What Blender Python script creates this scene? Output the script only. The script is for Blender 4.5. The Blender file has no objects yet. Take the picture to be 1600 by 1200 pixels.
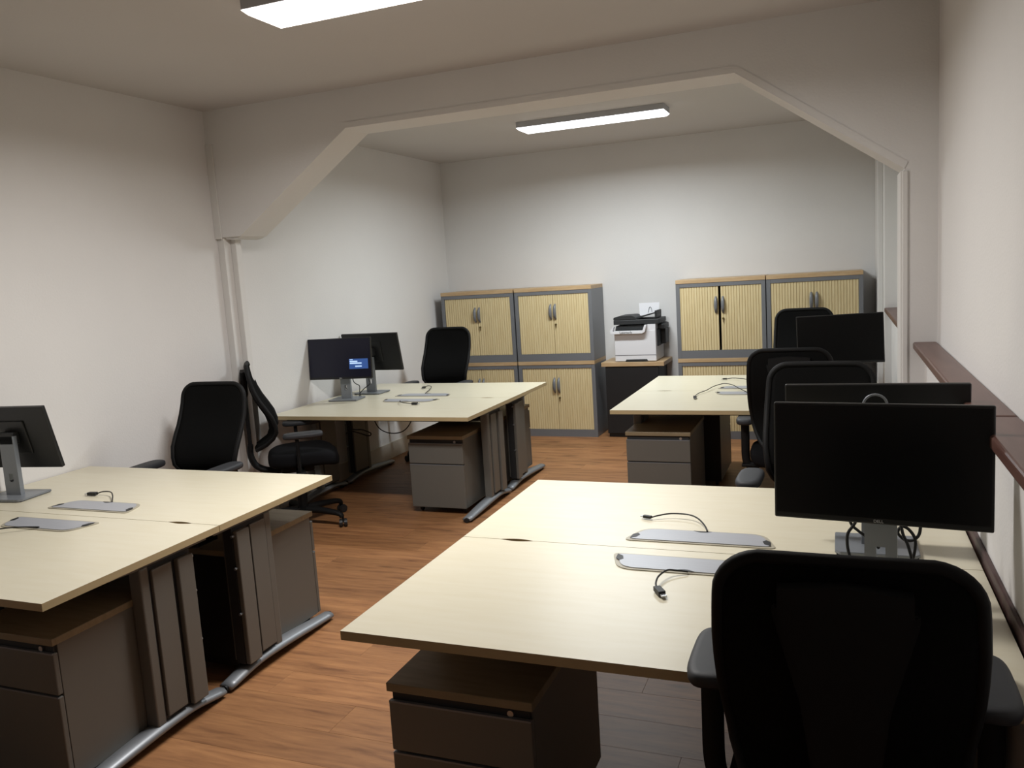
import bpy, bmesh, math, random
from mathutils import Vector, Matrix
random.seed(7)
SC = bpy.context.scene
COL = SC.collection

# ------------------------------------------------------------------ camera, world, exposure
def add_camera():
    h, yaw, pitch, roll, f = 1.6607, .3801, -.1349, -.0629, 1290.6
    cy, sy, cp, sp = math.cos(yaw), math.sin(yaw), math.cos(pitch), math.sin(pitch)
    fw = Vector((-sy*cp, cy*cp, sp)); r0 = Vector((cy, sy, 0)); u0 = r0.cross(fw)
    r = r0*math.cos(roll) + u0*math.sin(roll); u = -r0*math.sin(roll) + u0*math.cos(roll)
    cd = bpy.data.cameras.new('camera'); co = bpy.data.objects.new('camera', cd); COL.objects.link(co)
    m = Matrix((r, u, -fw)).transposed().to_4x4(); m.translation = (0, 0, h)
    co.matrix_world = m
    cd.sensor_width = 36; cd.lens = f/1600*36; cd.clip_start = .02
    SC.camera = co
add_camera()
w = bpy.data.worlds.new('world'); SC.world = w; w.use_nodes = True
w.node_tree.nodes['Background'].inputs[0].default_value = (.5, .5, .5, 1)
w.node_tree.nodes['Background'].inputs[1].default_value = .0
SC.view_settings.view_transform = 'Standard'; SC.view_settings.look = 'None'
SC.view_settings.gamma = 1; SC.view_settings.use_curve_mapping = False
SC.view_settings.exposure = 0.0
LAMP_FRONT, LAMP_BACK = 67.0, 60.0        # watts of the two luminaires
SPREAD = 167                               # degrees, prismatic diffuser

# ------------------------------------------------------------------ helpers
def srgb(h):
    h = h.lstrip('#'); c = [int(h[i:i+2], 16)/255 for i in (0, 2, 4)]
    return tuple(x/12.92 if x <= .04045 else ((x+.055)/1.055)**2.4 for x in c) + (1,)
MATS = {}
def mat(name, col, rough=.5, metal=0, spec=.5, noise=0, nscale=20, stretch=(1, 1, 1), bump=0, bscale=200, emit=None, estr=0, col2=None):
    if name in MATS: return MATS[name]
    m = bpy.data.materials.new(name); m.use_nodes = True; nt = m.node_tree; b = nt.nodes['Principled BSDF']
    c = srgb(col); b.inputs['Base Color'].default_value = c
    b.inputs['Roughness'].default_value = rough; b.inputs['Metallic'].default_value = metal
    b.inputs['Specular IOR Level'].default_value = spec
    if noise or bump:
        tc = nt.nodes.new('ShaderNodeTexCoord'); mp = nt.nodes.new('ShaderNodeMapping')
        mp.inputs['Scale'].default_value = stretch; nt.links.new(tc.outputs['Object'], mp.inputs[0])
    if noise:
        n = nt.nodes.new('ShaderNodeTexNoise'); n.inputs['Scale'].default_value = nscale; n.inputs['Detail'].default_value = 5
        nt.links.new(mp.outputs[0], n.inputs[0])
        mx = nt.nodes.new('ShaderNodeMix'); mx.data_type = 'RGBA'
        c2 = srgb(col2) if col2 else tuple(x*(1-noise) for x in c[:3]) + (1,)
        mx.inputs[6].default_value = c2; mx.inputs[7].default_value = c
        rp = nt.nodes.new('ShaderNodeMapRange'); rp.inputs[1].default_value = .35; rp.inputs[2].default_value = .65
        nt.links.new(n.outputs[0], rp.inputs[0]); nt.links.new(rp.outputs[0], mx.inputs[0]); nt.links.new(mx.outputs[2], b.inputs['Base Color'])
    if bump:
        n2 = nt.nodes.new('ShaderNodeTexNoise'); n2.inputs['Scale'].default_value = bscale; nt.links.new(mp.outputs[0], n2.inputs[0])
        bp = nt.nodes.new('ShaderNodeBump'); bp.inputs['Strength'].default_value = bump; bp.inputs['Distance'].default_value = .002
        nt.links.new(n2.outputs[0], bp.inputs['Height']); nt.links.new(bp.outputs[0], b.inputs['Normal'])
    if emit:
        b.inputs['Emission Color'].default_value = srgb(emit); b.inputs['Emission Strength'].default_value = estr
    MATS[name] = m; return m

def plank_mat():
    m = bpy.data.materials.new('laminate_oak'); m.use_nodes = True; nt = m.node_tree; b = nt.nodes['Principled BSDF']; L = nt.links
    tc = nt.nodes.new('ShaderNodeTexCoord'); oi = nt.nodes.new('ShaderNodeObjectInfo')
    mp = nt.nodes.new('ShaderNodeMapping'); mp.inputs['Scale'].default_value = (1.5, 13, 1)
    ad = nt.nodes.new('ShaderNodeVectorMath'); ad.operation = 'ADD'
    sc = nt.nodes.new('ShaderNodeVectorMath'); sc.operation = 'SCALE'; sc.inputs[0].default_value = (37, 19, 5)
    L.new(oi.outputs['Random'], sc.inputs['Scale']); L.new(tc.outputs['Object'], mp.inputs[0]); L.new(mp.outputs[0], ad.inputs[0]); L.new(sc.outputs[0], ad.inputs[1])
    n = nt.nodes.new('ShaderNodeTexNoise'); n.inputs['Scale'].default_value = 2.3; n.inputs['Detail'].default_value = 7; n.inputs['Roughness'].default_value = .6; n.inputs['Distortion'].default_value = .5
    L.new(ad.outputs[0], n.inputs[0])
    cr = nt.nodes.new('ShaderNodeValToRGB'); e = cr.color_ramp.elements
    e[0].position = .22; e[0].color = srgb('#67432b'); e[1].position = .78; e[1].color = srgb('#a97a50')
    k = e.new(.47); k.color = srgb('#8f6441')
    L.new(n.outputs[0], cr.inputs[0])
    # knots
    mk = nt.nodes.new('ShaderNodeMapping'); mk.inputs['Scale'].default_value = (2.0, 7.5, 1)
    ak = nt.nodes.new('ShaderNodeVectorMath'); ak.operation = 'ADD'; L.new(tc.outputs['Object'], mk.inputs[0]); L.new(mk.outputs[0], ak.inputs[0]); L.new(sc.outputs[0], ak.inputs[1])
    v = nt.nodes.new('ShaderNodeTexVoronoi'); v.inputs['Scale'].default_value = 1.0; L.new(ak.outputs[0], v.inputs[0])
    mr = nt.nodes.new('ShaderNodeMapRange'); mr.inputs[1].default_value = .03; mr.inputs[2].default_value = .16; mr.inputs[3].default_value = .5; mr.inputs[4].default_value = 1
    L.new(v.outputs['Distance'], mr.inputs[0])
    hv = nt.nodes.new('ShaderNodeMapRange'); hv.inputs[3].default_value = .84; hv.inputs[4].default_value = 1.12; L.new(oi.outputs['Random'], hv.inputs[0])
    mu = nt.nodes.new('ShaderNodeMath'); mu.operation = 'MULTIPLY'; L.new(mr.outputs[0], mu.inputs[0]); L.new(hv.outputs[0], mu.inputs[1])
    vs = nt.nodes.new('ShaderNodeVectorMath'); vs.operation = 'SCALE'; L.new(cr.outputs[0], vs.inputs[0]); L.new(mu.outputs[0], vs.inputs['Scale'])
    L.new(vs.outputs[0], b.inputs['Base Color']); b.inputs['Roughness'].default_value = .48; b.inputs['Specular IOR Level'].default_value = .4
    bp = nt.nodes.new('ShaderNodeBump'); bp.inputs['Strength'].default_value = .25; bp.inputs['Distance'].default_value = .001; L.new(n.outputs[0], bp.inputs['Height']); L.new(bp.outputs[0], b.inputs['Normal'])
    return m

WALL = mat('wall_paint', '#dfdddb', .85, spec=.2, noise=.035, nscale=1.2, bump=.35, bscale=90)
CEIL = mat('ceiling_paint', '#c9c6c4', .9, spec=.2, noise=.03, nscale=1.0, bump=.25, bscale=70)
TRIMW = mat('trim_paint', '#dad8d5', .6, spec=.3)
BASEB = mat('baseboard_paint', '#c4beb4', .6)
REDW = mat('mahogany_varnish', '#674a42', .36, noise=.3, nscale=5, stretch=(6, .7, 6), col2='#5a3e37')
PLANK = plank_mat()
UNDER = mat('underlay', '#573a28', .9)
MAPLE = mat('pale_maple_laminate', '#d4ceb9', .33, spec=.5, noise=.03, nscale=5, stretch=(1, 7, 3), col2='#d1cab3', bump=.06, bscale=150)
EDGE = mat('maple_edge_band', '#b5a27c', .5, noise=.06, nscale=9, stretch=(1, 1, 6))
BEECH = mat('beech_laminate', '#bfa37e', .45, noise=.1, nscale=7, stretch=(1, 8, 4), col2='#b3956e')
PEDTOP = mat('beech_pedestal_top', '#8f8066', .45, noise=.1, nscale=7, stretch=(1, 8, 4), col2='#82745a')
TAMB = mat('tambour_slats', '#d8c79c', .5, noise=.08, nscale=8, stretch=(14, 14, .8), col2='#cdb98c')
GREYS = mat('grey_painted_steel', '#74767a', .42, metal=.15, bump=.05, bscale=400)
PEDG = mat('warm_grey_steel', '#6b6a65', .45, metal=.15, bump=.05, bscale=400)
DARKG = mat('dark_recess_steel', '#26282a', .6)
SILV = mat('silver_leg_paint', '#85898e', .42, metal=.4)
LID = mat('brushed_lid', '#a3a6ad', .36, metal=.1, noise=.05, nscale=10, stretch=(1, 20, 1))
LIDF = mat('lid_frame', '#a59f8e', .45)
BLACK = mat('black_plastic', '#1b1c1e', .5)
ARMP = mat('arm_pad_rubber', '#2b2d31', .6)
CHB = mat('chair_black_plastic', '#0c0c0d', .65, spec=.25)
FABRIC = mat('black_mesh_fabric', '#101010', .95, spec=.1, bump=.6, bscale=600)
SEATF = mat('black_seat_fabric', '#141416', .95, spec=.1, bump=.6, bscale=500)
BEZEL = mat('monitor_shell', '#141516', .42)
SCREEN = mat('screen_glass', '#0b0b0c', .28, spec=.35)
STAND = mat('stand_metal', '#858a90', .36, metal=.3)
PRNW = mat('printer_white', '#dcdcdf', .5)
PRNB = mat('printer_black', '#232527', .55)
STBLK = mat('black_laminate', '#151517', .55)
PAPER = mat('paper_sheet', '#eeeef2', .8)
CABLE = mat('cable_rubber', '#111111', .55)
PLUG = mat('plug_metal', '#b8bbc0', .3, metal=.8)
BRASS = mat('lock_metal', '#7b6a45', .35, metal=.8)
HOUS = mat('lamp_housing', '#b4b6ba', .5)
LOGO = mat('logo_print', '#c8cacc', .5)
INK = mat('printer_ink', '#33363c', .6)
DIFF1 = mat('diffuser_front', '#ffffff', .5, emit='#fff6ef', estr=3.2)
DIFF2 = mat('diffuser_back', '#ffffff', .5, emit='#fafcff', estr=3.2)
DLG = mat('dialog_blue', '#28406c', .5, emit='#2a4a86', estr=.9)
DLGT = mat('dialog_text', '#bcd4f2', .5, emit='#a8c8f0', estr=.8)
SCRON = mat('screen_lit_dark', '#0b0b12', .3, spec=.35, emit='#12121f', estr=.6)

class MB:
    def __init__(s): s.bm = bmesh.new(); s.mats = []
    def mi(s, m):
        if m not in s.mats: s.mats.append(m)
        return s.mats.index(m)
    def box(s, a, b, m, bev=0, seg=2, M=None):
        t = bmesh.new(); bmesh.ops.create_cube(t, size=1)
        sx, sy, sz = (b[i]-a[i] for i in range(3)); c = [(a[i]+b[i])/2 for i in range(3)]
        bmesh.ops.scale(t, vec=(sx, sy, sz), verts=t.verts); bmesh.ops.translate(t, vec=c, verts=t.verts)
        if bev: bmesh.ops.bevel(t, geom=t.edges[:], offset=bev, segments=seg, affect='EDGES', profile=.5)
        s.merge(t, m, M); return s
    def merge(s, t, m, M=None, smooth=False):
        k = s.mi(m)
        if M: bmesh.ops.transform(t, matrix=M, verts=t.verts)
        me = bpy.data.meshes.new('t'); t.to_mesh(me); t.free()
        n0 = len(s.bm.faces); s.bm.from_mesh(me); bpy.data.meshes.remove(me)
        s.bm.faces.ensure_lookup_table()
        for f in s.bm.faces[n0:]:
            f.material_index = k
            if smooth: f.smooth = True
    def prism(s, pts, axis, lo, hi, m, bev=0, M=None):
        """polygon pts (2D) in the plane normal to axis, extruded lo..hi"""
        t = bmesh.new()
        def P(p, v): return {'x': (v, p[0], p[1]), 'y': (p[0], v, p[1]), 'z': (p[0], p[1], v)}[axis]
        A = [t.verts.new(P(p, lo)) for p in pts]; B = [t.verts.new(P(p, hi)) for p in pts]; n = len(pts)
        t.faces.new(A); t.faces.new(B[::-1])
        for i in range(n): t.faces.new((A[i], B[i], B[(i+1) % n], A[(i+1) % n]))
        bmesh.ops.recalc_face_normals(t, faces=t.faces)
        if bev: bmesh.ops.bevel(t, geom=t.edges[:], offset=bev, segments=2, affect='EDGES')
        s.merge(t, m, M); return s
    def tube(s, path, r, m, seg=10, M=None, sx=1., up=(0, 0, 1), caps=True):
        """swept tube; r number or list; sx widens across the path sideways"""
        path = [Vector(p) for p in path]; n = len(path); t = bmesh.new(); rings = []
        rs = r if isinstance(r, (list, tuple)) else [r]*n
        prev = None
        for i, p in enumerate(path):
            d = (path[min(i+1, n-1)] - path[max(i-1, 0)]).normalized()
            if prev is None:
                U = Vector(up)
                if abs(d.dot(U)) > .95: U = Vector((0, 1, 0))
                a = d.cross(U).normalized()
            else:
                a = (prev - d*prev.dot(d)).normalized()
            prev = a; b = a.cross(d)
            rings.append([t.verts.new(p + (a*math.cos(q)*sx + b*math.sin(q))*rs[i]) for q in (2*math.pi*k/seg for k in range(seg))])
        for i in range(n-1):
            for k in range(seg): t.faces.new((rings[i][k], rings[i][(k+1) % seg], rings[i+1][(k+1) % seg], rings[i+1][k]))
        if caps: t.faces.new(rings[0][::-1]); t.faces.new(rings[-1])
        bmesh.ops.recalc_face_normals(t, faces=t.faces)
        s.merge(t, m, M, smooth=True); return s
    def cyl(s, c, r, h, m, axis='z', seg=20, bev=0, r2=None, M=None):
        t = bmesh.new(); bmesh.ops.create_cone(t, cap_ends=True, segments=seg, radius1=r, radius2=r if r2 is None else r2, depth=h)
        if bev: bmesh.ops.bevel(t, geom=[e for e in t.edges if len(e.link_faces) == 2 and any(len(f.verts) > 4 for f in e.link_faces)], offset=bev, segments=2, affect='EDGES')
        R = {'z': Matrix(), 'x': Matrix.Rotation(math.pi/2, 4, 'Y'), 'y': Matrix.Rotation(math.pi/2, 4, 'X')}[axis]
        bmesh.ops.transform(t, matrix=Matrix.Translation(c) @ R, verts=t.verts)
        s.merge(t, m, M, smooth=False); return s
    def grid(s, fn, nu, nv, m, closed_u=False):
        t = bmesh.new(); V = [[t.verts.new(fn(i/nu, j/nv)) for i in range(nu+1)] for j in range(nv+1)]
        for j in range(nv):
            for i in range(nu): t.faces.new((V[j][i], V[j][i+1], V[j+1][i+1], V[j+1][i]))
        s.merge(t, m, smooth=True); return s
    def mesh(s, name):
        me = bpy.data.meshes.new(name); s.bm.normal_update(); s.bm.to_mesh(me); s.bm.free()
        for m in s.mats: me.materials.append(m)
        return me
def link(name, me, parent=None, loc=None, rz=None):
    o = bpy.data.objects.new(name, me); COL.objects.link(o)
    if parent: o.parent = parent
    if loc: o.location = loc
    if rz is not None: o.rotation_euler.z = rz
    return o
def part(name, mb, parent, **k): return link(name, mb.mesh(name) if isinstance(mb, MB) else mb, parent, **k)
def struct(name, mb, parent=None):
    o = part(name, mb, parent)
    if not parent: o['kind'] = 'structure'
    return o
def tag(o, label, cat, group=None):
    o['label'] = label; o['category'] = cat
    if group: o['group'] = group
    return o
def thing(name, label, cat, loc=(0, 0, 0), rz=0, group=None):
    o = link(name, None, None, loc, rz); o.empty_display_size = .1
    return tag(o, label, cat, group)
def smooth_path(pts, n=6):
    P = [Vector(p) for p in pts]; out = []
    for i in range(len(P)-1):
        a, b, c, d = P[max(i-1, 0)], P[i], P[i+1], P[min(i+2, len(P)-1)]
        for k in range(n):
            t = k/n
            out.append(.5*((2*b) + (c-a)*t + (2*a-5*b+4*c-d)*t*t + (3*b-a-3*c+d)*t**3))
    out.append(P[-1]); return out
def text_mesh(txt, size, m, ext=.0006, align='CENTER'):
    cu = bpy.data.curves.new('txt', 'FONT'); cu.body = txt; cu.size = size; cu.extrude = ext; cu.align_x = align; cu.align_y = 'CENTER'
    ob = bpy.data.objects.new('txt', cu); me = bpy.data.meshes.new_from_object(ob); me.materials.clear(); me.materials.append(m)
    bpy.data.objects.remove(ob); return me

# ------------------------------------------------------------------ the room
XL, XR, XLOW, YB, YF, ZC = -3.915, .457, .402, 8.13, -2.4, 2.84
PY0, PY1 = 4.57, 4.84
struct('ceiling', MB().box((XL-.1, YF-.1, ZC), (XR+.1, YB+.1, ZC+.1), CEIL))
struct('wall_left', MB().box((XL-.1, YF-.1, -.05), (XL, YB+.1, ZC), WALL))
struct('wall_back', MB().box((XL, YB, -.05), (XR+.1, YB+.1, ZC), WALL))
struct('wall_front', MB().box((XL, YF-.1, -.05), (XR+.1, YF, ZC), WALL))
wr = MB().box((XR, YF, -.05), (XR+.1, YB, ZC), WALL)
struct('wall_right', wr)
struct('wall_right_low', MB().box((XLOW, YF, 0), (XR, PY0, 1.15), WALL)); struct('wall_right_rear', MB().box((XLOW, PY1, 0), (XR, 7.30, 1.15), WALL))
pts = [(XL, ZC), (XL, 2.01), (-3.71, 2.01), (-2.83, 2.605), (-.485, 2.602), (.308, 2.04), (.308, 0), (XR, 0), (XR, ZC)]
struct('wall_middle', MB().prism(pts, 'y', PY0, PY1, WALL))
# column strips of the frame on the left, bead strip on the haunch, jamb strips on the right
struct('trim_1', MB().box((XL, PY0+.01, 0), (-3.862, PY0+.13, 2.01), TRIMW, .004).box((-3.862, PY0+.075, 0), (-3.818, PY0+.13, 2.0), TRIMW, .004))
struct('trim_8', MB().box((XL, PY0-.012, 2.0), (-3.86, PY0, 2.62), TRIMW, .003))
struct('trim_9', MB().prism([(-3.86, 2.01), (-3.72, 2.01), (-3.75, 1.998), (-3.79, 1.992), (-3.84, 1.996)], 'y', PY0+.02, PY1, TRIMW))
_in = [(-2.83, 2.605), (-.485, 2.602), (.308, 2.04)]; _out = [(-2.845, 2.640), (-.474, 2.637), (.324, 2.072)]
struct('trim_10', MB().prism(_in[:2]+_out[:2][::-1], 'y', PY0-.004, PY0, WALL)); struct('trim_11', MB().prism(_in[1:]+_out[1:][::-1], 'y', PY0-.004, PY0, WALL))
struct('trim_2', MB().box((.300, PY0-.010, 0), (.324, PY0+.02, 2.03), TRIMW, .004).box((.294, PY0+.045, 0), (.309, PY1+.01, 2.035), TRIMW, .004))
struct('trim_3', MB().box((.35, 7.30, 0), (XR, YB, ZC), TRIMW, .004).box((.312, 7.55, 0), (.35, YB, ZC), TRIMW, .004))
# wooden ledge on the low right wall: three boards
def ledge(name, y0, y1):
    m = MB().box((.348, y0, 1.15), (XR-.001, y1, 1.187), REDW, .009, 3)
    struct(name, m)
ledge('trim_4', YF, 2.545); ledge('trim_5', 2.555, PY0-.002); ledge('trim_6', PY1+.002, 7.298)
struct('trim_7', MB().box((XLOW-.013, YF, .60), (XLOW, PY0-.01, .762), mat('dark_dado_rail', '#46302e', .5), .004))
struct('baseboard_left', MB().box((XL, PY1+.1, 0), (XL+.014, YB, .15), BASEB, .004))
struct('baseboard_left_front', MB().box((XL, YF, 0), (XL+.014, PY0, .15), BASEB, .004))
struct('baseboard_back', MB().box((XL+.014, YB-.014, 0), (.31, YB, .12), BASEB, .004))
# floor: one plank a part
fl = struct('floor', MB().box((XL-.1, YF-.1, -.06), (XR+.1, YB+.1, -.009), UNDER))
pw, plen = .192, 1.28
plmesh = {}
def plank_mesh(l):
    k = round(l, 3)
    if k not in plmesh: plmesh[k] = MB().box((0, 0, -.009), (k-.0006, pw-.0006, 0), PLANK, .0005, 1).mesh('plank')
    return plmesh[k]
y, row = YF, 0
while y < YB:
    off = [0, .43, .86, .22, .65, 1.07][row % 6]
    x = XL - off
    while x < XR-.02:
        a = max(x, XL); b = min(x+plen, XR)
        if b-a > .06: link('plank', plank_mesh(b-a), fl, (a, y, 0))
        x += plen
    y += pw; row += 1
    if y + pw > YB + .1: break

# ------------------------------------------------------------------ luminaires
def luminaire(x0, x1, y0, y1, dm, label, power, lcol):
    cx, cy = (x0+x1)/2, (y0+y1)/2; hx, hy = (x1-x0)/2, (y1-y0)/2
    t = thing('ceiling_light', label, 'light', (cx, cy, ZC), 0)
    part('housing', MB().box((-hx, -hy, -.045), (hx, hy, 0), HOUS, .003), t)
    d = bmesh.new()
    A = [d.verts.new((sx*hx, sy*hy, -.0455)) for sx, sy in ((-1, -1), (1, -1), (1, 1), (-1, 1))]
    B = [d.verts.new((sx*(hx-.02), sy*(hy-.02), -.064)) for sx, sy in ((-1, -1), (1, -1), (1, 1), (-1, 1))]
    d.faces.new(A); d.faces.new(B[::-1])
    for i in range(4): d.faces.new((A[i], B[i], B[(i+1) % 4], A[(i+1) % 4]))
    bmesh.ops.recalc_face_normals(d, faces=d.faces)
    m = MB(); m.merge(d, dm); part('diffuser', m, t)
    ld = bpy.data.lights.new('lamp', 'AREA'); ld.shape = 'RECTANGLE'; ld.size = (x1-x0)-.05; ld.size_y = (y1-y0)-.05
    ld.energy = power; ld.color = lcol; ld.spread = math.radians(SPREAD)
    lo = bpy.data.objects.new('lamp', ld); COL.objects.link(lo); lo.parent = t; lo.location = (0, 0, -.066)
luminaire(-2.275, -1.055, 2.95, 3.21, DIFF1, 'long white lit ceiling light nearest the camera, in front of the dropped beam', LAMP_FRONT, (1, .972, .945))
luminaire(-2.385, -1.20, 6.40, 6.645, DIFF2, 'long white lit ceiling light in the far bay, beyond the dropped beam', LAMP_BACK, (.90, .965, .99))

# ------------------------------------------------------------------ desks
DW, DD, DT, TH = 1.598, .80, .73, .026
def lens_slot(x0, x1, y, d, n=8):
    return [(x0+(x1-x0)*i/n, y + d*math.sin(math.pi*i/n)) for i in range(n+1)]
def rounded_trap(hw, hn, y0, y1, r=.03, n=5):
    """port outline: wide side y0 (towards the seam), narrow side y1"""
    pts = [(-hw, y0), (hw, y0), (hn, y1), (-hn, y1)]; out = []
    for i in range(4):
        p0, p, p2 = (Vector(pts[i-1]), Vector(pts[i]), Vector(pts[(i+1) % 4]))
        a = (p0-p).normalized(); b = (p2-p).normalized(); rr = r if i in (2, 3) else r*.55
        A = p+a*rr; B = p+b*rr
        for k in range(n+1):
            t = k/n; q = A*(1-t)**2 + p*2*t*(1-t) + B*t*t; out.append((q.x, q.y))
    return out
DM = {}
def desk_meshes():
    # local frame: x -DW/2..DW/2, y 0 = user edge .. DD = seam
    hx = DW/2
    sl = []
    xs = [(-hx+.14, -hx+.26), (hx-.26, hx-.14)]
    outline = [(-hx, 0), (hx, 0), (hx, DD)]
    for x0, x1 in reversed(xs): outline += [(x, y) for x, y in reversed(lens_slot(x0, x1, DD, -.011))]
    outline += [(-hx, DD)]
    t = MB(); t.prism(outline, 'z', DT-TH, DT, MAPLE)
    t.bm.normal_update()
    k = t.mi(EDGE)
    for f in t.bm.faces:
        if abs(f.normal.z) < .5: f.material_index = k
    DM['top'] = t.mesh('tabletop')
    f = MB(); f.prism(rounded_trap(.245, .20, DD-.065, DD-.20, .05), 'z', DT, DT+.003, LIDF)
    DM['pf'] = f.mesh('port_frame')
    l = MB(); l.prism(rounded_trap(.228, .189, DD-.076, DD-.189, .042), 'z', DT+.003, DT+.0055, LID)
    DM['pl'] = l.mesh('port_lid')
    DM['no'] = [MB().prism([(sx*.225, DD-.08), (sx*.205, DD-.095), (sx*.198, DD-.12), (sx*.208, DD-.135), (sx*.222, DD-.12)], 'z', DT+.0055, DT+.0062, BLACK).mesh('cable_notch') for sx in (-1, 1)]
    DM['no'].append(MB().prism([(-.03+.06*i/8, DD-.19+.013*math.sin(math.pi*i/8)) for i in range(9)], 'z', DT+.0055, DT+.0062, BLACK).mesh('cable_notch'))
    # leg assembly (at x=0; outward = +x)
    c = MB(); c.box((-.022, DD-.335, .075), (.022, DD-.12, DT-TH-.03), DARKG)
    DM['core'] = c.mesh('column_core')
    fr = MB(); fr.box((-.03, DD-.372, .062), (.026, DD-.330, DT-TH-.028), PEDG, .006)
    DM['post'] = fr.mesh('post')
    p = MB(); p.box((.020, DD-.322, .085), (.034, DD-.225, DT-TH-.045), PEDG, .003)
    DM['panel_a'] = p.mesh('column_panel')
    p = MB(); p.box((.022, DD-.205, .072), (.046, DD-.125, DT-TH-.045), PEDG, .005)
    DM['panel_b'] = p.mesh('column_panel')
    p = MB(); p.box((-.034, DD-.322, .085), (-.020, DD-.125, DT-TH-.045), PEDG, .003)
    DM['panel_c'] = p.mesh('column_panel')
    ft = MB()
    path = []; rs = []
    for i in range(25):
        u = i/24; yy = .035 + u*.75
        cpk = .69; q = (u/cpk if u < cpk else (1-u)/(1-cpk))
        z = .021 + .030*math.sin(q*math.pi/2)**1.3
        path.append((0, yy, z)); rs.append(.017 + .004*math.sin(math.pi*u))
    ft.tube(path, rs, SILV, 14, sx=2.0)
    DM['foot'] = ft.mesh('foot')
    DM['caps'] = [MB().cyl((0, yy, .018), .0165, .014, BLACK, 'y', 14).mesh('end_cap') for yy in (.029, .791)]
    DM['glide'] = [MB().cyl((0, yy, .004), .018, .008, BLACK, 'z', 12).mesh('glide') for yy in (.08, .74)]
    br = MB(); br.prism([(.07, DT-TH-.012), (.03, DT-TH), (DD-.02, DT-TH), (DD-.02, DT-TH-.03), (DD-.38, DT-TH-.03)], 'x', -.02, .02, PEDG)
    DM['brk'] = br.mesh('top_bracket')
    DM['screw'] = MB().cyl((.028, DD-.118, 0), .006, .012, PLUG, 'y', 8).mesh('screw')
    DM['rail'] = MB().box((-hx+.12, DD-.30, DT-TH-.04), (hx-.12, DD-.26, DT-TH-.001), DARKG).mesh('crossbar')
    DM['rail2'] = MB().box((-hx+.12, .06, DT-TH-.016), (hx-.12, .085, DT-TH-.001), DARKG).mesh('front_rail')
    rl = MB(); rl.prism([(DD-.2, DT-TH-.05), (DD-.2, DT-TH-.11), (DD-.08, DT-TH-.11), (DD-.08, DT-TH), (DD-.083, DT-TH), (DD-.083, DT-TH-.107), (DD-.197, DT-TH-.107), (DD-.197, DT-TH-.05)], 'x', -hx+.2, hx-.2, DARKG)
    DM['tray'] = rl.mesh('cable_tray')
desk_meshes()
def desk(cx, yedge, far, label, depth=DD):
    """far False: user edge at yedge, desk runs +y; far True: user edge at yedge, desk runs -y (turned round)"""
    t = thing('office_desk', label, 'desk', (cx, yedge, 0), math.pi if far else 0, 'pale bench desks set back to back')
    tt = link('tabletop', DM['top'], t)
    pf = link('port_frame', DM['pf'], t); link('port_lid', DM['pl'], pf); [link('cable_notch', q, pf) for q in DM['no']]
    link('crossbar', DM['rail'], t); link('front_rail', DM['rail2'], t); link('cable_tray', DM['tray'], t)
    for s in (-1, 1):
        rz = 0 if s > 0 else math.pi
        # mirror left leg by negative scale on x
        ox = s*(DW/2-.075)
        leg = link('leg_post', DM['post'], t, (ox, 0, 0)); leg.scale.x = s
        for k, nm in (('core', 'column_core'), ('panel_a', 'column_panel'), ('panel_b', 'column_panel'), ('panel_c', 'column_panel')):
            link(nm, DM[k], leg)
        for zz in (.64, .50, .30): link('screw', DM['screw'], leg, (0, 0, zz))
        f = link('foot', DM['foot'], t, (ox, 0, 0)); [link('end_cap', q, f) for q in DM['caps']]; [link('glide', q, f) for q in DM['glide']]
        b = link('top_bracket', DM['brk'], t, (ox, 0, 0))
    return t
SEAM = dict(A=2.588, B=2.533, C=5.662, D=5.948)
WIDE = dict(A=1.0257, B=1, C=1, D=1.0257)
XC = dict(A=-1.258+DW*1.0257/2, B=-2.310-DW/2, C=-2.270-DW/2, D=-1.385+DW*1.0257/2)
GAP = .0015
txt = dict(A=('pale desk at front right with black swivel chair pushed up to its near edge', 'pale desk at front right, on the far side of the nearest bench seam'),
           B=('pale desk at front left, nearer half of the bench against the left wall', 'pale desk at front left, farther half of the bench, cable plug on top'),
           C=('pale desk in the far bay by left wall, nearer half under the blue dialog monitor', 'pale desk in the far bay by left wall, farther half nearest the tambour cabinets'),
           D=('pale desk in the far bay on the right, nearer half, long grey cable across it', 'pale desk in the far bay on the right, farther half before the tambour cabinets'))
for k in 'ABCD':
    for far in (False, True):
        desk(XC[k], SEAM[k]+(DD+GAP)*(1 if far else -1), far, txt[k][far]).scale.x = WIDE[k]

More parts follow.
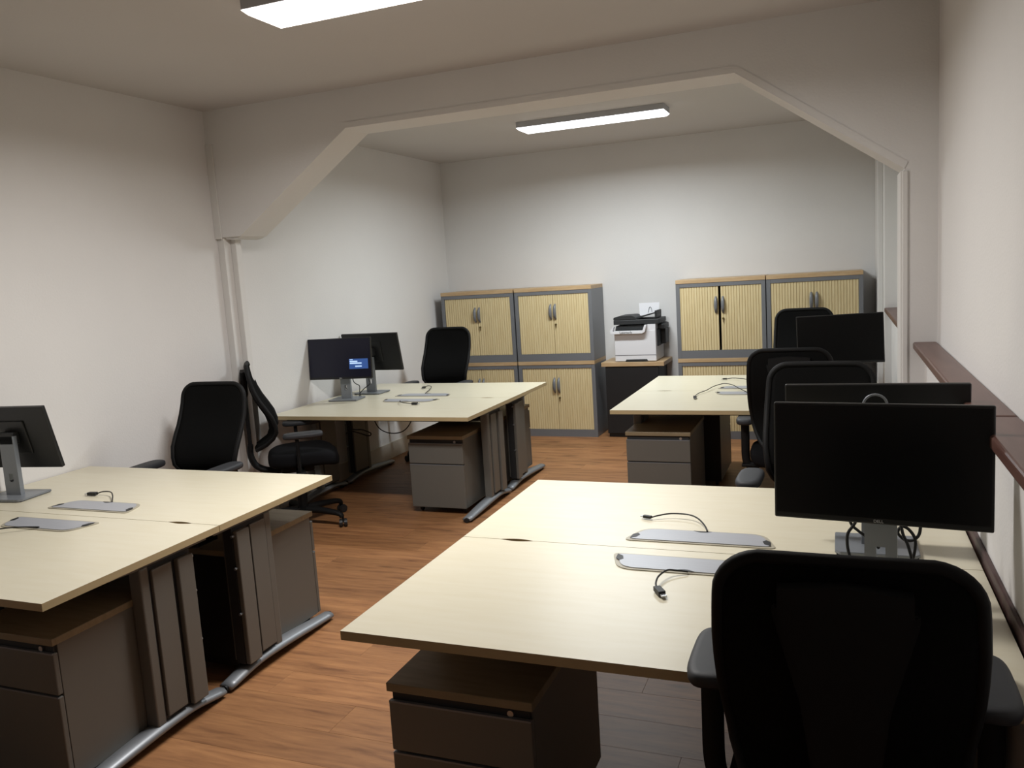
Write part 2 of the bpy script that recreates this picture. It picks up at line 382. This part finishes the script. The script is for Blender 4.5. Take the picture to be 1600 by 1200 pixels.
# ------------------------------------------------------------------ pedestals
def ped_meshes():
    W, D, H = .43, .60, .56
    m = {}
    b = MB(); b.box((-W/2+.005, .022, .045), (W/2-.005, D, H-.025), PEDG, .002)
    m['body'] = b.mesh('body')
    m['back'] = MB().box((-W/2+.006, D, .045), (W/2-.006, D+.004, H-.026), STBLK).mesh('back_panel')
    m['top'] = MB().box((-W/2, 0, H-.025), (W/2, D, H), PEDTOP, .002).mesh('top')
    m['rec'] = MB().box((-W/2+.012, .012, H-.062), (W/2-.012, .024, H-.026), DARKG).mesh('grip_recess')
    d1 = MB().box((-W/2+.004, 0, .362), (W/2-.004, .020, H-.052), PEDG, .004)
    m['d1'] = d1.mesh('drawer')
    d2 = MB().box((-W/2+.004, 0, .045), (W/2-.004, .020, .355), PEDG, .004)
    m['d2'] = d2.mesh('drawer')
    m['edge'] = MB().box((-W/2+.006, -.001, H-.056), (W/2-.006, .010, H-.051), SILV).mesh('grip_edge')
    m['edge2'] = MB().box((-W/2+.006, -.001, .351), (W/2-.006, .010, .356), SILV).mesh('grip_edge')
    m['lock'] = MB().cyl((W/2-.065, .010, H-.042), .009, .008, PLUG, 'y', 12).mesh('lock')
    c = MB()
    c.cyl((0, 0, .022), .022, .018, BLACK, 'x', 16, .003); c.box((-.014, -.012, .02), (.014, .012, .046), BLACK, .003)
    m['castor'] = c.mesh('castor')
    return m
PM = ped_meshes()
def pedestal(x, y, far, label):
    t = thing('drawer_pedestal', label, 'pedestal', (x, y, 0), math.pi if far else 0, 'grey drawer pedestals under the desks')
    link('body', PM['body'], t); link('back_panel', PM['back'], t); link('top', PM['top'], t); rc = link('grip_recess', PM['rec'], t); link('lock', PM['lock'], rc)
    a = link('drawer', PM['d1'], t); link('grip_edge', PM['edge'], a)
    b = link('drawer', PM['d2'], t); link('grip_edge', PM['edge2'], b)
    for sx in (-.17, .17):
        for yy in (.07, .53): link('castor', PM['castor'], t, (sx, yy, 0))
pedestal(-.955, 1.850, False, 'grey two-drawer pedestal with dark lock under the nearest right desk')
pedestal(-2.625, 1.822, False, 'grey drawer pedestal at bottom left under the nearest left desk')
pedestal(-2.625, 3.285, True, 'grey drawer pedestal beside a silver foot, farther half of the front left bench')
pedestal(-2.627, 5.050, False, 'grey two-drawer pedestal facing the camera under the far left bench')
pedestal(-2.615, 6.37, True, 'grey pedestal behind the columns of the far left bench, before the cabinets')
pedestal(-1.108, 5.280, False, 'grey two-drawer pedestal facing the camera under the far right bench')
pedestal(-1.012, 6.62, True, 'grey pedestal seen from behind under the farther desk of the far right bench')

# ------------------------------------------------------------------ tambour cabinets
def cab_meshes():
    W, D = .795, .425; m = {}
    def carcass(H, kick):
        b = MB(); s = .036
        b.box((-W/2, 0, 0), (-W/2+s, D, H), GREYS, .002); b.box((W/2-s, 0, 0), (W/2, D, H), GREYS, .002)
        b.box((-W/2+s, 0, 0), (W/2-s, D, kick), GREYS); b.box((-W/2+s, 0, H-.034), (W/2-s, D, H), GREYS)
        b.box((-W/2+s, D-.015, kick), (W/2-s, D, H-.034), DARKG)
        return b.mesh('carcass')
    m['low'] = carcass(.722, .072); m['up'] = carcass(.692, .072)
    m['top'] = MB().box((-W/2, -.004, 0), (W/2, D, .036), BEECH, .002).mesh('top_board')
    def door(H, kick):
        b = MB(); w = (W-.072)/2-.002; n = 15; z0, z1 = kick+.002, H-.036
        pts = []
        for i in range(n):
            a, c = w*i/n, w*(i+1)/n
            pts += [(a+.0010, .011), (a+.0025, .006), (c-.0025, .006), (c-.0010, .011)]
        pts = [(0, .020)] + pts + [(w, .020)]
        b.prism([(p[0]+.001, p[1]) for p in pts], 'z', z0, z1, TAMB)
        return b.mesh('tambour_door')
    m['dlow'] = door(.722, .072); m['dup'] = door(.692, .072)
    h = MB(); h.tube(smooth_path([(0, .006, -.075), (0, -.016, -.045), (0, -.022, 0), (0, -.016, .045), (0, .006, .075)], 5), [.005+.005*math.sin(math.pi*i/20) for i in range(21)], GREYS, 8, sx=1.6)
    m['handle'] = h.mesh('handle')
    k = MB(); k.cyl((0, .002, 0), .010, .012, BRASS, 'y', 12); k.box((-.0015, -.008, -.035), (.0015, .004, .004), BRASS); 
    m['key'] = k.mesh('key_lock')
    return m, W
CM, CW = cab_meshes()
def cabinet(x0, z, upper, label, gap=0):
    H = .692 if upper else .722
    t = thing('tambour_cabinet', label, 'cabinet', (x0+CW/2, 7.70, z), 0, 'tambour cabinets stacked along the back wall')
    link('carcass', CM['up' if upper else 'low'], t); link('top_board', CM['top'], t, (0, 0, H))
    d1 = link('tambour_door', CM['dup' if upper else 'dlow'], t, (-CW/2+.037-gap, 0, 0)); d2 = link('tambour_door', CM['dup' if upper else 'dlow'], t, (.001+gap*.2, 0, 0))
    w = (CW-.072)/2
    zc = .072+.36*(.56 if not upper else .6) + .17 - (0 if upper else -.01)
    zc = H-.205
    link('handle', CM['handle'], d1, (w-.024, 0, zc)); link('handle', CM['handle'], d2, (.022, 0, zc)); link('key_lock', CM['key'], d2, (.022, 0, zc-.125))
Z2 = .722+.037
for x0, side in ((-3.805, 'left pair'), (-2.995, 'left pair'), (-1.393, 'right pair'), (-.590, 'right pair')):
    pos = {-3.805: 'beside the left wall', -2.995: 'next to the black printer stand, on its left', -1.393: 'just right of the printer', -.590: 'farthest right on the back wall'}[x0]
    cabinet(x0, 0, False, 'lower grey and beech tambour cabinet, ' + pos)
    cabinet(x0, Z2, True, 'upper grey and beech tambour cabinet, ' + pos, gap=.014 if x0 == -1.393 else 0)

# ------------------------------------------------------------------ printer stand and printer
t = thing('printer_stand', 'black cupboard with a thick beech top under the printer', 'cupboard', (-1.83, 7.70, 0))
part('body', MB().box((-.27, .02, .035), (.25, .425, .695), STBLK, .003), t)
part('top_board', MB().box((-.305, -.005, .695), (.305, .425, .735), BEECH, .003), t)
part('door', MB().box((-.268, .004, .04), (.248, .019, .69), STBLK, .002), t)
part('plinth', MB().box((-.262, .03, 0), (.242, .42, .035), BLACK), t)
t = thing('printer', 'white and black office laser printer standing on the black cupboard', 'printer', (-1.80, 7.725, .735))
Z = 0
b = MB()
b.box((-.20, .0, .005), (.20, .37, .30), PRNW, .006)
b.prism([(-.2, .30), (.10, .30), (.125, .355), (.2, .355), (.2, .299), (-.2, .299)], 'y', .002, .37, PRNW)
b.box((-.2, .30, .3), (-.19, .37, .355), PRNW)
part('body', b, t)
part('output_lip', MB().prism([(-.225, .272), (.08, .272), (.105, .285), (.125, .352), (.105, .352), (.085, .300), (-.205, .300), (-.19, .342), (-.20, .342), (-.228, .305)], 'y', -.045, .012, PRNW, .002), t)
part('output_tray', MB().prism([(-.195, .302), (.085, .302), (.10, .345), (-.185, .345)], 'y', .03, .30, PRNB), t)
part('tray_seam', MB().box((-.198, -.0015, .062), (.198, .002, .066), INK), t)
part('tray_grip', MB().prism([(-.10, .004), (.12, .004), (.11, .024), (-.09, .024)], 'y', -.003, .004, PRNB), t)
part('side_panel', MB().box((.199, .06, .14), (.215, .33, .30), PRNB, .006).box((.199, .1, .30), (.26, .36, .345), PRNB, .006).box((.2, .2, .15), (.255, .36, .3), PRNB, .008), t)
part('scanner', MB().box((-.205, .01, .357), (.235, .36, .402), PRNB, .006).prism([(-.205, .402), (-.205, .425), (-.16, .438), (-.03, .442), (0, .43), (.02, .402)], 'y', .01, .30, PRNB, .004), t)
part('feeder_tray', MB().prism([(-.02, .412), (.19, .462), (.2, .462), (.205, .455), (0, .402)], 'y', .06, .30, PRNB).box((.185, .06, .405), (.203, .30, .478), PRNB, .006), t)
lm = text_mesh('Lexmark', .034, INK, .0005)
o = link('lettering', lm, t, (-.075, -.0456, .286)); o.rotation_euler = (math.pi/2, 0, 0)
p = MB(); p.prism([(-.0, .42), (.19, .462), (.195, .545), (-.005, .545)], 'y', .255, .2565, PAPER)
t2 = thing('paper_sheet', 'white paper sheet standing in the feeder of the printer', 'paper', (-1.80, 7.725, .735)); part('sheet', p, t2)
p = MB(); p.tube(smooth_path([(.085, .25, .45), (.095, .25, .495), (.105, .25, .503), (.115, .25, .495), (.122, .25, .455)], 4), .0018, INK, 6)
part('wire_stop', p, t)

# ------------------------------------------------------------------ monitors
def mon_meshes():
    W, H = .532, .322; m = {}
    m['shell'] = MB().box((-W/2, .0, -H/2), (W/2, .022, H/2), BEZEL, .004).box((-.10, .02, -.08), (.10, .03, .09), BEZEL, .004).mesh('back_shell')
    m['screen'] = MB().box((-W/2+.007, -.0012, -H/2+.016), (W/2-.007, .001, H/2-.007), SCREEN).mesh('screen')
    m['screen_on'] = MB().box((-W/2+.007, -.0012, -H/2+.016), (W/2-.007, .001, H/2-.007), SCRON).mesh('screen')
    lg = text_mesh('DELL', .011, LOGO, .0003); m['logo'] = lg
    s = MB()
    # column with cable hole: two cheeks + bridges
    s.prism([(-.042, .012), (.042, .012), (.040, .30), (.012, .30), (.012, .112), (.012, .084), (.006, .078), (-.006, .078), (-.012, .084), (-.012, .112), (-.012, .30), (-.040, .30)], 'y', -.012, .012, STAND)
    s.box((-.0125, -.012, .118), (.0125, .012, .30), STAND)
    m['col'] = s.mesh('column')
    b = MB(); b.prism([(-.12, -.095), (.12, -.095), (.12, .085), (.105, .10), (-.105, .10), (-.12, .085)], 'z', .003, .013, STAND, .002); b.box((-.115, -.09, 0), (.115, .09, .004), BLACK)
    m['base'] = b.mesh('base')
    m['arm'] = MB().box((-.04, -.03, -.03), (.04, .012, .03), BLACK, .004).mesh('neck')
    rg = MB(); rg.tube([(.034*math.cos(a), .047, .034*math.sin(a)+.10) for a in [math.pi*i/12 for i in range(13)]], .004, STAND, 8)
    m['ring'] = rg.mesh('carry_ring')
    return m
MM = mon_meshes()
def monitor(x, y, yaw, zc, tilt, label, on=False, backset=.075, roll=0, bx=0, wscale=1, ring=False):
    """x,y: centre of the stand column on the desk; screen faces local -y"""
    t = thing('monitor', label, 'monitor', (x, y, DT), yaw, 'slim black desk monitors')
    link('base', MM['base'], t); link('column', MM['col'], t)
    nk = link('neck', MM['arm'], t, (0, -backset+.06, zc-DT))
    sh = link('back_shell', MM['shell'], t, (bx, -backset, zc-DT)); sh.rotation_euler = (-tilt, roll, 0); sh.scale.x = wscale
    sc = link('screen', MM['screen_on' if on else 'screen'], sh)
    o = link('logo', MM['logo'], sh, (0, -.0004, -.153)); o.rotation_euler = (math.pi/2, 0, 0)
    if ring: link('carry_ring', MM['ring'], sh)
    return t, sh
monitor(.105, 2.405, math.radians(-6), 1.098, math.radians(3), 'large black monitor facing the camera on the nearest right desk', backset=.085)
monitor(.105, 2.735, math.pi, 1.085, math.radians(4), 'black monitor seen from behind, just beyond the nearest monitor', ring=True, backset=.07)
monitor(-3.715, 2.735, math.radians(188), 1.018, math.radians(14), 'black monitor at far left edge on the front left bench, back to camera', wscale=.80, backset=.06, bx=-.005)
t, sh = monitor(-3.655, 5.585, math.radians(8), 1.068, math.radians(4), 'monitor with a small blue dialog on its dark screen, far left bench', on=True)
# dialog shown on the lit screen
dl = MB().box((.080, -.0022, -.083), (.238, -.0012, -.004), DLG)
part('dialog', dl, sh)
for a, b_, z0, z1 in ((.086, .112, -.013, -.008), (.086, .15, -.030, -.020), (.086, .185, -.044, -.034), (.130, .185, -.068, -.058)):
    part('dialog_text', MB().box((a, -.0026, z0), (b_, -.0021, z1), DLGT), sh)
monitor(-3.630, 5.925, math.pi, 1.072, math.radians(12), 'black monitor seen from behind, by the left wall behind the dialog monitor', backset=.07)
monitor(.012, 5.86, math.radians(-2), 1.092, math.radians(3), 'black monitor facing the camera on the far right bench', roll=math.radians(-1.5))

# ------------------------------------------------------------------ chairs
def halfw(z):      # half width of backrest at height z
    P = [(.56, .13), (.585, .165), (.62, .192), (.68, .216), (.80, .232), (.95, .229), (1.05, .222)]
    if z <= P[0][0]: return P[0][1]
    for (a, b), (c, d) in zip(P, P[1:]):
        if z <= c: return b+(d-b)*(z-a)/(c-a)
    q = min(1, (z-1.05)/.083)
    return .222 - .085*(1-math.sqrt(1-q*q))
def bow(z):
    P = [(.56, .01), (.60, .065), (.65, .105), (.70, .118), (.78, .095), (.86, .050), (.92, .022), (1.0, .004), (1.132, .0)]
    if z <= P[0][0]: return P[0][1]
    for (a, b), (c, d) in zip(P, P[1:]):
        if z <= c: return b+(d-b)*(z-a)/(c-a)
    return 0
def chair_meshes():
    m = {}
    YB0 = -.29
    zs = [.56, .58, .60, .64, .68, .72, .78, .84, .90, .96, 1.02, 1.05, 1.07, 1.085, 1.098, 1.109, 1.118, 1.125, 1.130, 1.1325]
    def mesh_face(off):
        def fn(u, v):
            k = v*(len(zs)-1); i = min(int(k), len(zs)-2); z = zs[i]+(zs[i+1]-zs[i])*(k-i)
            U = 2*u-1; return (U*halfw(z)*.985, YB0 + bow(z) + .045*min(1, (1.16-z)/.30, (z-.54)/.12)*U*U + off, z)
        return fn
    t = bmesh.new(); NU, NV = 14, 19; F = [[[t.verts.new(mesh_face(o_)(i/NU, j/NV)) for i in range(NU+1)] for j in range(NV+1)] for o_ in (0, .014)]
    for q in range(2):
        for j in range(NV):
            for i in range(NU): t.faces.new((F[q][j][i], F[q][j][i+1], F[q][j+1][i+1], F[q][j+1][i]))
    ring = [(0, i) for i in range(NU)] + [(j, NU) for j in range(NV)] + [(NV, i) for i in range(NU, 0, -1)] + [(j, 0) for j in range(NV, 0, -1)]
    for a_, b_ in zip(ring, ring[1:]+ring[:1]): t.faces.new((F[0][a_[0]][a_[1]], F[0][b_[0]][b_[1]], F[1][b_[0]][b_[1]], F[1][a_[0]][a_[1]]))
    bmesh.ops.recalc_face_normals(t, faces=t.faces)
    b = MB(); b.merge(t, FABRIC, smooth=True)
    m['mesh'] = b.mesh('backrest')
    # bowed side edges of the backrest and straight rear hoop
    e = MB()
    lp = [(-halfw(z)*.985, YB0 + bow(z) + .045*min(1, (1.16-z)/.30, (z-.54)/.12) + .007, z) for z in zs]
    tp = [(U*halfw(1.132)*.985, YB0 + .0042*U*U + .007, 1.133) for U in (-.7, -.35, 0, .35, .7)]
    e.tube(lp + tp + [(-x_, y_, z_) for x_, y_, z_ in reversed(lp)], .013, CHB, 8)
    m['edge'] = e.mesh('edge_frame')
    h = MB()
    h.prism([(-.045, .545), (.045, .545), (.05, .70), (.075, .88), (.12, 1.04), (.12, 1.06), (.0, 1.03), (-.12, 1.06), (-.12, 1.04), (-.075, .88), (-.05, .70)], 'y', YB0-.030, YB0-.008, CHB, .004)
    h.prism([(-.07, .92), (.07, .92), (.11, 1.04), (.11, 1.09), (.0, 1.10), (-.11, 1.09), (-.11, 1.04)], 'y', YB0-.034, YB0-.001, CHB)
    m['hoop'] = h.mesh('rear_support')
    s = MB(); s.tube(smooth_path([(0, YB0-.020, .58), (0, YB0-.022, .50), (0, YB0+.01, .43), (0, YB0+.09, .39), (0, -.08, .385)], 5), .022, CHB, 10, sx=1.9)
    m['spine'] = s.mesh('back_spine')
    # seat cushion
    t = bmesh.new(); rings = []
    for zz, ins in ((.418, .05), (.422, .02), (.435, .004), (.455, 0), (.485, 0), (.503, .006), (.514, .022), (.519, .05), (.519, .12)):
        ring = []
        for k_ in range(40):
            a_ = 2*math.pi*k_/40; ca, sa = math.cos(a_), math.sin(a_)
            px, py = math.copysign(abs(ca)**.6, ca)*(.248-ins), .035+math.copysign(abs(sa)**.6, sa)*(.238-ins)
            ring.append(t.verts.new((px, py, zz - max(0, py-.13)**2*1.6 + .22*px*px)))
        rings.append(ring)
    for r0_, r1_ in zip(rings, rings[1:]):
        for k_ in range(40): t.faces.new((r0_[k_], r0_[(k_+1) % 40], r1_[(k_+1) % 40], r1_[k_]))
    t.faces.new(rings[0][::-1]); t.faces.new(rings[-1])
    b = MB(); b.merge(t, SEATF, smooth=True); m['seat'] = b.mesh('seat')
    m['mech'] = MB().box((-.09, -.12, .37), (.09, .10, .425), CHB, .012).box((-.30, -.025, .392), (.30, .035, .412), CHB, .006).mesh('mechanism')
    m['lever'] = MB().tube([(.08, .02, .395), (.16, .03, .39), (.22, .04, .385)], .006, CHB, 6).mesh('lever')
    g = MB(); g.cyl((0, 0, .30), .024, .16, CHB, 'z', 18); g.cyl((0, 0, .19), .034, .20, CHB, 'z', 18)
    m['gas'] = g.mesh('gas_lift')
    for s_, nm in ((-1, 'armL'), (1, 'armR')):
        a = MB(); x = s_*.276
        a.tube(smooth_path([(s_*.20, .0, .402), (s_*.25, .0, .405), (x-s_*.008, .0, .425), (x, .0, .47), (x, .0, .58), (x, .0, .675)], 4), .0125, CHB, 8, sx=2.0, up=(1, 0, 0))
        m[nm+'post'] = a.mesh('armrest')
        pd = bmesh.new(); rings = []
        for zz, ins in ((.668, .012), (.672, .004), (.680, 0), (.692, 0), (.699, .003), (.703, .010), (.704, .02)):
            ring = []
            for k_ in range(28):
                a_ = 2*math.pi*k_/28; ca, sa = math.cos(a_), math.sin(a_); ex = .55
                ring.append(pd.verts.new((x-s_*.004 + math.copysign(abs(ca)**ex, ca)*(.054-ins), .04 + math.copysign(abs(sa)**ex, sa)*(.130-ins), zz)))
            rings.append(ring)
        for r0_, r1_ in zip(rings, rings[1:]):
            for k_ in range(28): pd.faces.new((r0_[k_], r0_[(k_+1) % 28], r1_[(k_+1) % 28], r1_[k_]))
        pd.faces.new(rings[0][::-1]); pd.faces.new(rings[-1])
        q = MB(); q.merge(pd, ARMP, smooth=True); m[nm+'pad'] = q.mesh('arm_pad')
    l = MB(); l.tube(smooth_path([(0, .02, .105), (0, .12, .108), (0, .24, .10), (0, .305, .088), (0, .318, .066)], 4), [.026-.012*i/16 for i in range(17)], CHB, 10, sx=1.25)
    m['leg'] = l.mesh('base_leg')
    hb = MB(); hb.cyl((0, 0, .105), .045, .06, CHB, 'z', 20, .006); m['hub'] = hb.mesh('base_hub')
    c = MB()
    for sx in (-.016, .016): c.cyl((sx, 0, .029), .029, .022, BLACK, 'x', 18, .004)
    c.box((-.008, -.006, .03), (.008, .006, .07), CHB, .003)
    m['castor'] = c.mesh('castor')
    return m
KM = chair_meshes()
def chair(x, y, rz, label, lift=0, arm=0, base_rot=0, wide=1.0):
    """faces local +y; rz turns it"""
    t = thing('swivel_chair', label, 'chair', (x, y, 0), rz, 'black mesh-back swivel chairs')
    for k, nm in (('mesh', 'backrest'), ('hoop', 'rear_support'), ('spine', 'back_spine'), ('seat', 'seat'), ('mech', 'mechanism'), ('lever', 'lever')):
        o = link(nm, KM[k], t, (0, 0, lift))
        if k == 'mesh': link('edge_frame', KM['edge'], o)
    link('gas_lift', KM['gas'], t)
    for s in ('armL', 'armR'):
        o = link('armrest', KM[s+'post'], t, (0, 0, arm)); 
        link('arm_pad', KM[s+'pad'], o)
    link('base_hub', KM['hub'], t)
    for i in range(5):
        a = base_rot + i*2*math.pi/5
        o = link('base_leg', KM['leg'], t, (0, 0, 0), a)
        c = link('castor', KM['castor'], o, (0, .325, 0)); c.rotation_euler.z = (i*1.3) % 3
    return t
R = math.radians
chair(.005, 1.775, R(0), 'black swivel chair in the right foreground, its back to the camera', lift=-.01, arm=.075, base_rot=R(20))
chair(-3.415, 3.56, R(182), 'black swivel chair facing the camera behind the front left bench, by the wall', lift=-.015, arm=.0, base_rot=R(5))
chair(-3.495, 4.67, R(-53), 'black swivel chair seen side-on against the left wall, facing right', lift=.02, arm=-.008, base_rot=R(33))
chair(-3.36, 6.62, R(180), 'black swivel chair before the left cabinets, behind the far left bench', lift=.045, arm=.02)
chair(-.255, 5.10, R(0), 'black swivel chair with back to camera at the far right bench, near side', lift=.0, arm=-.005, base_rot=R(12))
chair(-.085, 3.62, R(178), 'black swivel chair behind the two nearest monitors, facing the camera', lift=.035, arm=.03, base_rot=R(8))
chair(-.26, 6.95, R(180), 'black swivel chair before the right cabinets, top showing behind far monitor', lift=.07, arm=.02)

# ------------------------------------------------------------------ cables
def usb(path, plug_dir, label, zs=None, plug='c', r=.0028):
    z = DT+.006
    t = thing('usb_cable', label, 'cable', (path[0][0], path[0][1], DT), 0, 'short black cables coming out of the desk ports')
    n = len(path); P = []
    for i, (x, y) in enumerate(path):
        h = zs[i] if zs else .012*math.sin(math.pi*i/(n-1))
        P.append((x-path[0][0], y-path[0][1], .008+h))
    part('cord', MB().tube(smooth_path(P, 6), r, CABLE, 8), t)
    if plug_dir:
        e = Vector(P[-1]); d = Vector((plug_dir[0], plug_dir[1], 0)).normalized(); a = math.atan2(d.y, d.x)
        M = Matrix.Translation((e.x, e.y, .0085)) @ Matrix.Rotation(a, 4, 'Z')
        k = 1.0 if plug == 'c' else 1.5
        part('plug', MB().box((-.004, -.007*k, -.0045*k+.001*k), (.028*k, .007*k, .0045*k+.002), BLACK, .0015, M=M), t)
        part('plug_tip', MB().box((.028*k, -.005*k, -.0015), (.039*k, .005*k, .0025), PLUG, M=M), t)
usb([(-.423, 2.775), (-.439, 2.822), (-.473, 2.885), (-.512, 2.917), (-.572, 2.925), (-.616, 2.909), (-.645, 2.895)], (-1, .3), 'thin black cable looping left from the farther port of the nearest bench')
usb([(-.425, 2.387), (-.461, 2.373), (-.481, 2.358), (-.496, 2.308), (-.496, 2.263), (-.487, 2.235)], (.045, -.074), 'short black cable with silver plug hooked towards the camera on the nearest desk', plug='d')
usb([(-3.085, 2.726), (-3.150, 2.79), (-3.205, 2.828), (-3.262, 2.834), (-3.288, 2.819)], (-1, -.12), 'short black cable with fat plug on the farther half of the front left bench', plug='d')
usb([(-3.08, 2.348), (-3.144, 2.307), (-3.199, 2.263), (-3.26, 2.20), (-3.33, 2.13)], (-1, -1), 'black cable running off the left picture edge on the nearest left desk')
usb([(-3.092, 5.855), (-3.136, 6.03), (-3.185, 6.14), (-3.245, 6.19), (-3.262, 6.17)], (.1, -1), 'curled black cable with plug at the farther port of the far left bench', plug='d')
usb([(-3.115, 5.48), (-3.075, 5.40), (-3.02, 5.34), (-2.94, 5.345)], (1, .1), 'short black cable with plug below the nearer port of the far left bench', plug='d')
usb([(-.55, 6.145), (-.60, 6.30), (-.66, 6.39), (-.704, 6.42), (-.76, 6.47), (-.805, 6.475)], (-1, -.3), 'black cable lying left of the farther port on the far right bench')
usb([(-.575, 5.79), (-.654, 5.93), (-.711, 6.04), (-.768, 6.10), (-.801, 6.10), (-.844, 6.02), (-.869, 5.89), (-.901, 5.80), (-.915, 5.72), (-.912, 5.621)], (.2, -1), 'long thin cable arching towards the camera over the far right bench', zs=[0, .012, .02, .02, .016, .01, .006, .003, .001, 0], plug='d')

def loop_cable(loc, paths, label, r=.004):
    t = thing('monitor_cable', label, 'cable', loc, 0, 'black cables hanging behind the monitors')
    for p in paths: part('cord', MB().tube(smooth_path(p, 6), r, CABLE, 8), t)
loop_cable((.105, 2.50, DT), [
    [(-.035, -.02, .27), (-.06, 0, .16), (-.085, 0, .11), (-.075, 0, .04), (-.03, 0, .008), (.05, .02, .006)],
    [(-.085, -.02, .26), (-.078, .01, .155), (-.055, .02, .12), (-.02, .02, .095), (.0, .022, .07)],
    [(.05, -.02, .26), (.058, .0, .14), (.075, .0, .09), (.085, .0, .04), (.075, .01, .006)],
    [(.10, -.02, .26), (.108, .02, .14), (.095, .02, .105), (.07, .02, .10), (.05, .02, .12), (.06, .02, .14), (.08, .02, .13), (.095, .02, .10), (.09, .02, .05), (.075, .02, .006)]],
    'black cables looping behind the stand of the nearest monitor', r=.0045)
loop_cable((-3.655, 5.66, DT), [
    [(-.045, -.02, .24), (-.055, 0, .14), (-.05, 0, .08), (-.02, .02, .06)],
    [(.03, -.02, .24), (.02, .0, .15), (.04, .0, .12), (.075, .0, .10), (.06, .02, .05), (.05, .05, .008)],
    [(.09, .18, .24), (.075, .15, .14), (.10, .12, .10), (.06, .08, .06), (.04, .04, .02), (.075, .02, .006)]],
    'black cables tangled between the two monitors of the far left bench', r=.0035)
loop_cable((.012, 5.93, DT), [
    [(.03, .0, .24), (.05, 0, .16), (.09, .0, .15), (.12, .0, .19), (.11, .0, .25)]],
    'thin black cable hanging under the far right monitor', r=.003)
def hang(loc, pts, label, r=.004):
    t = thing('hanging_cable', label, 'cable', loc, 0)
    part('cord', MB().tube(smooth_path(pts, 6), r, CABLE, 8), t)
hang((-3.08, 5.30, .70), [(-.17, 0, -.0), (-.165, 0, -.085), (-.12, 0, -.15), (-.03, 0, -.178), (.07, 0, -.16), (.14, 0, -.09), (.16, 0, .0)], 'thin black cable sagging in an arc below the far left bench')
hang((-3.45, 5.30, .70), [(-.02, 0, 0), (-.03, 0, -.09), (0, 0, -.15), (.09, 0, -.155), (.16, 0, -.18), (.14, 0, -.20), (.06, 0, -.18), (-.02, 0, -.165), (-.06, 0, -.19)], 'small black cable loop under the far left bench, left of the arc', r=.005)
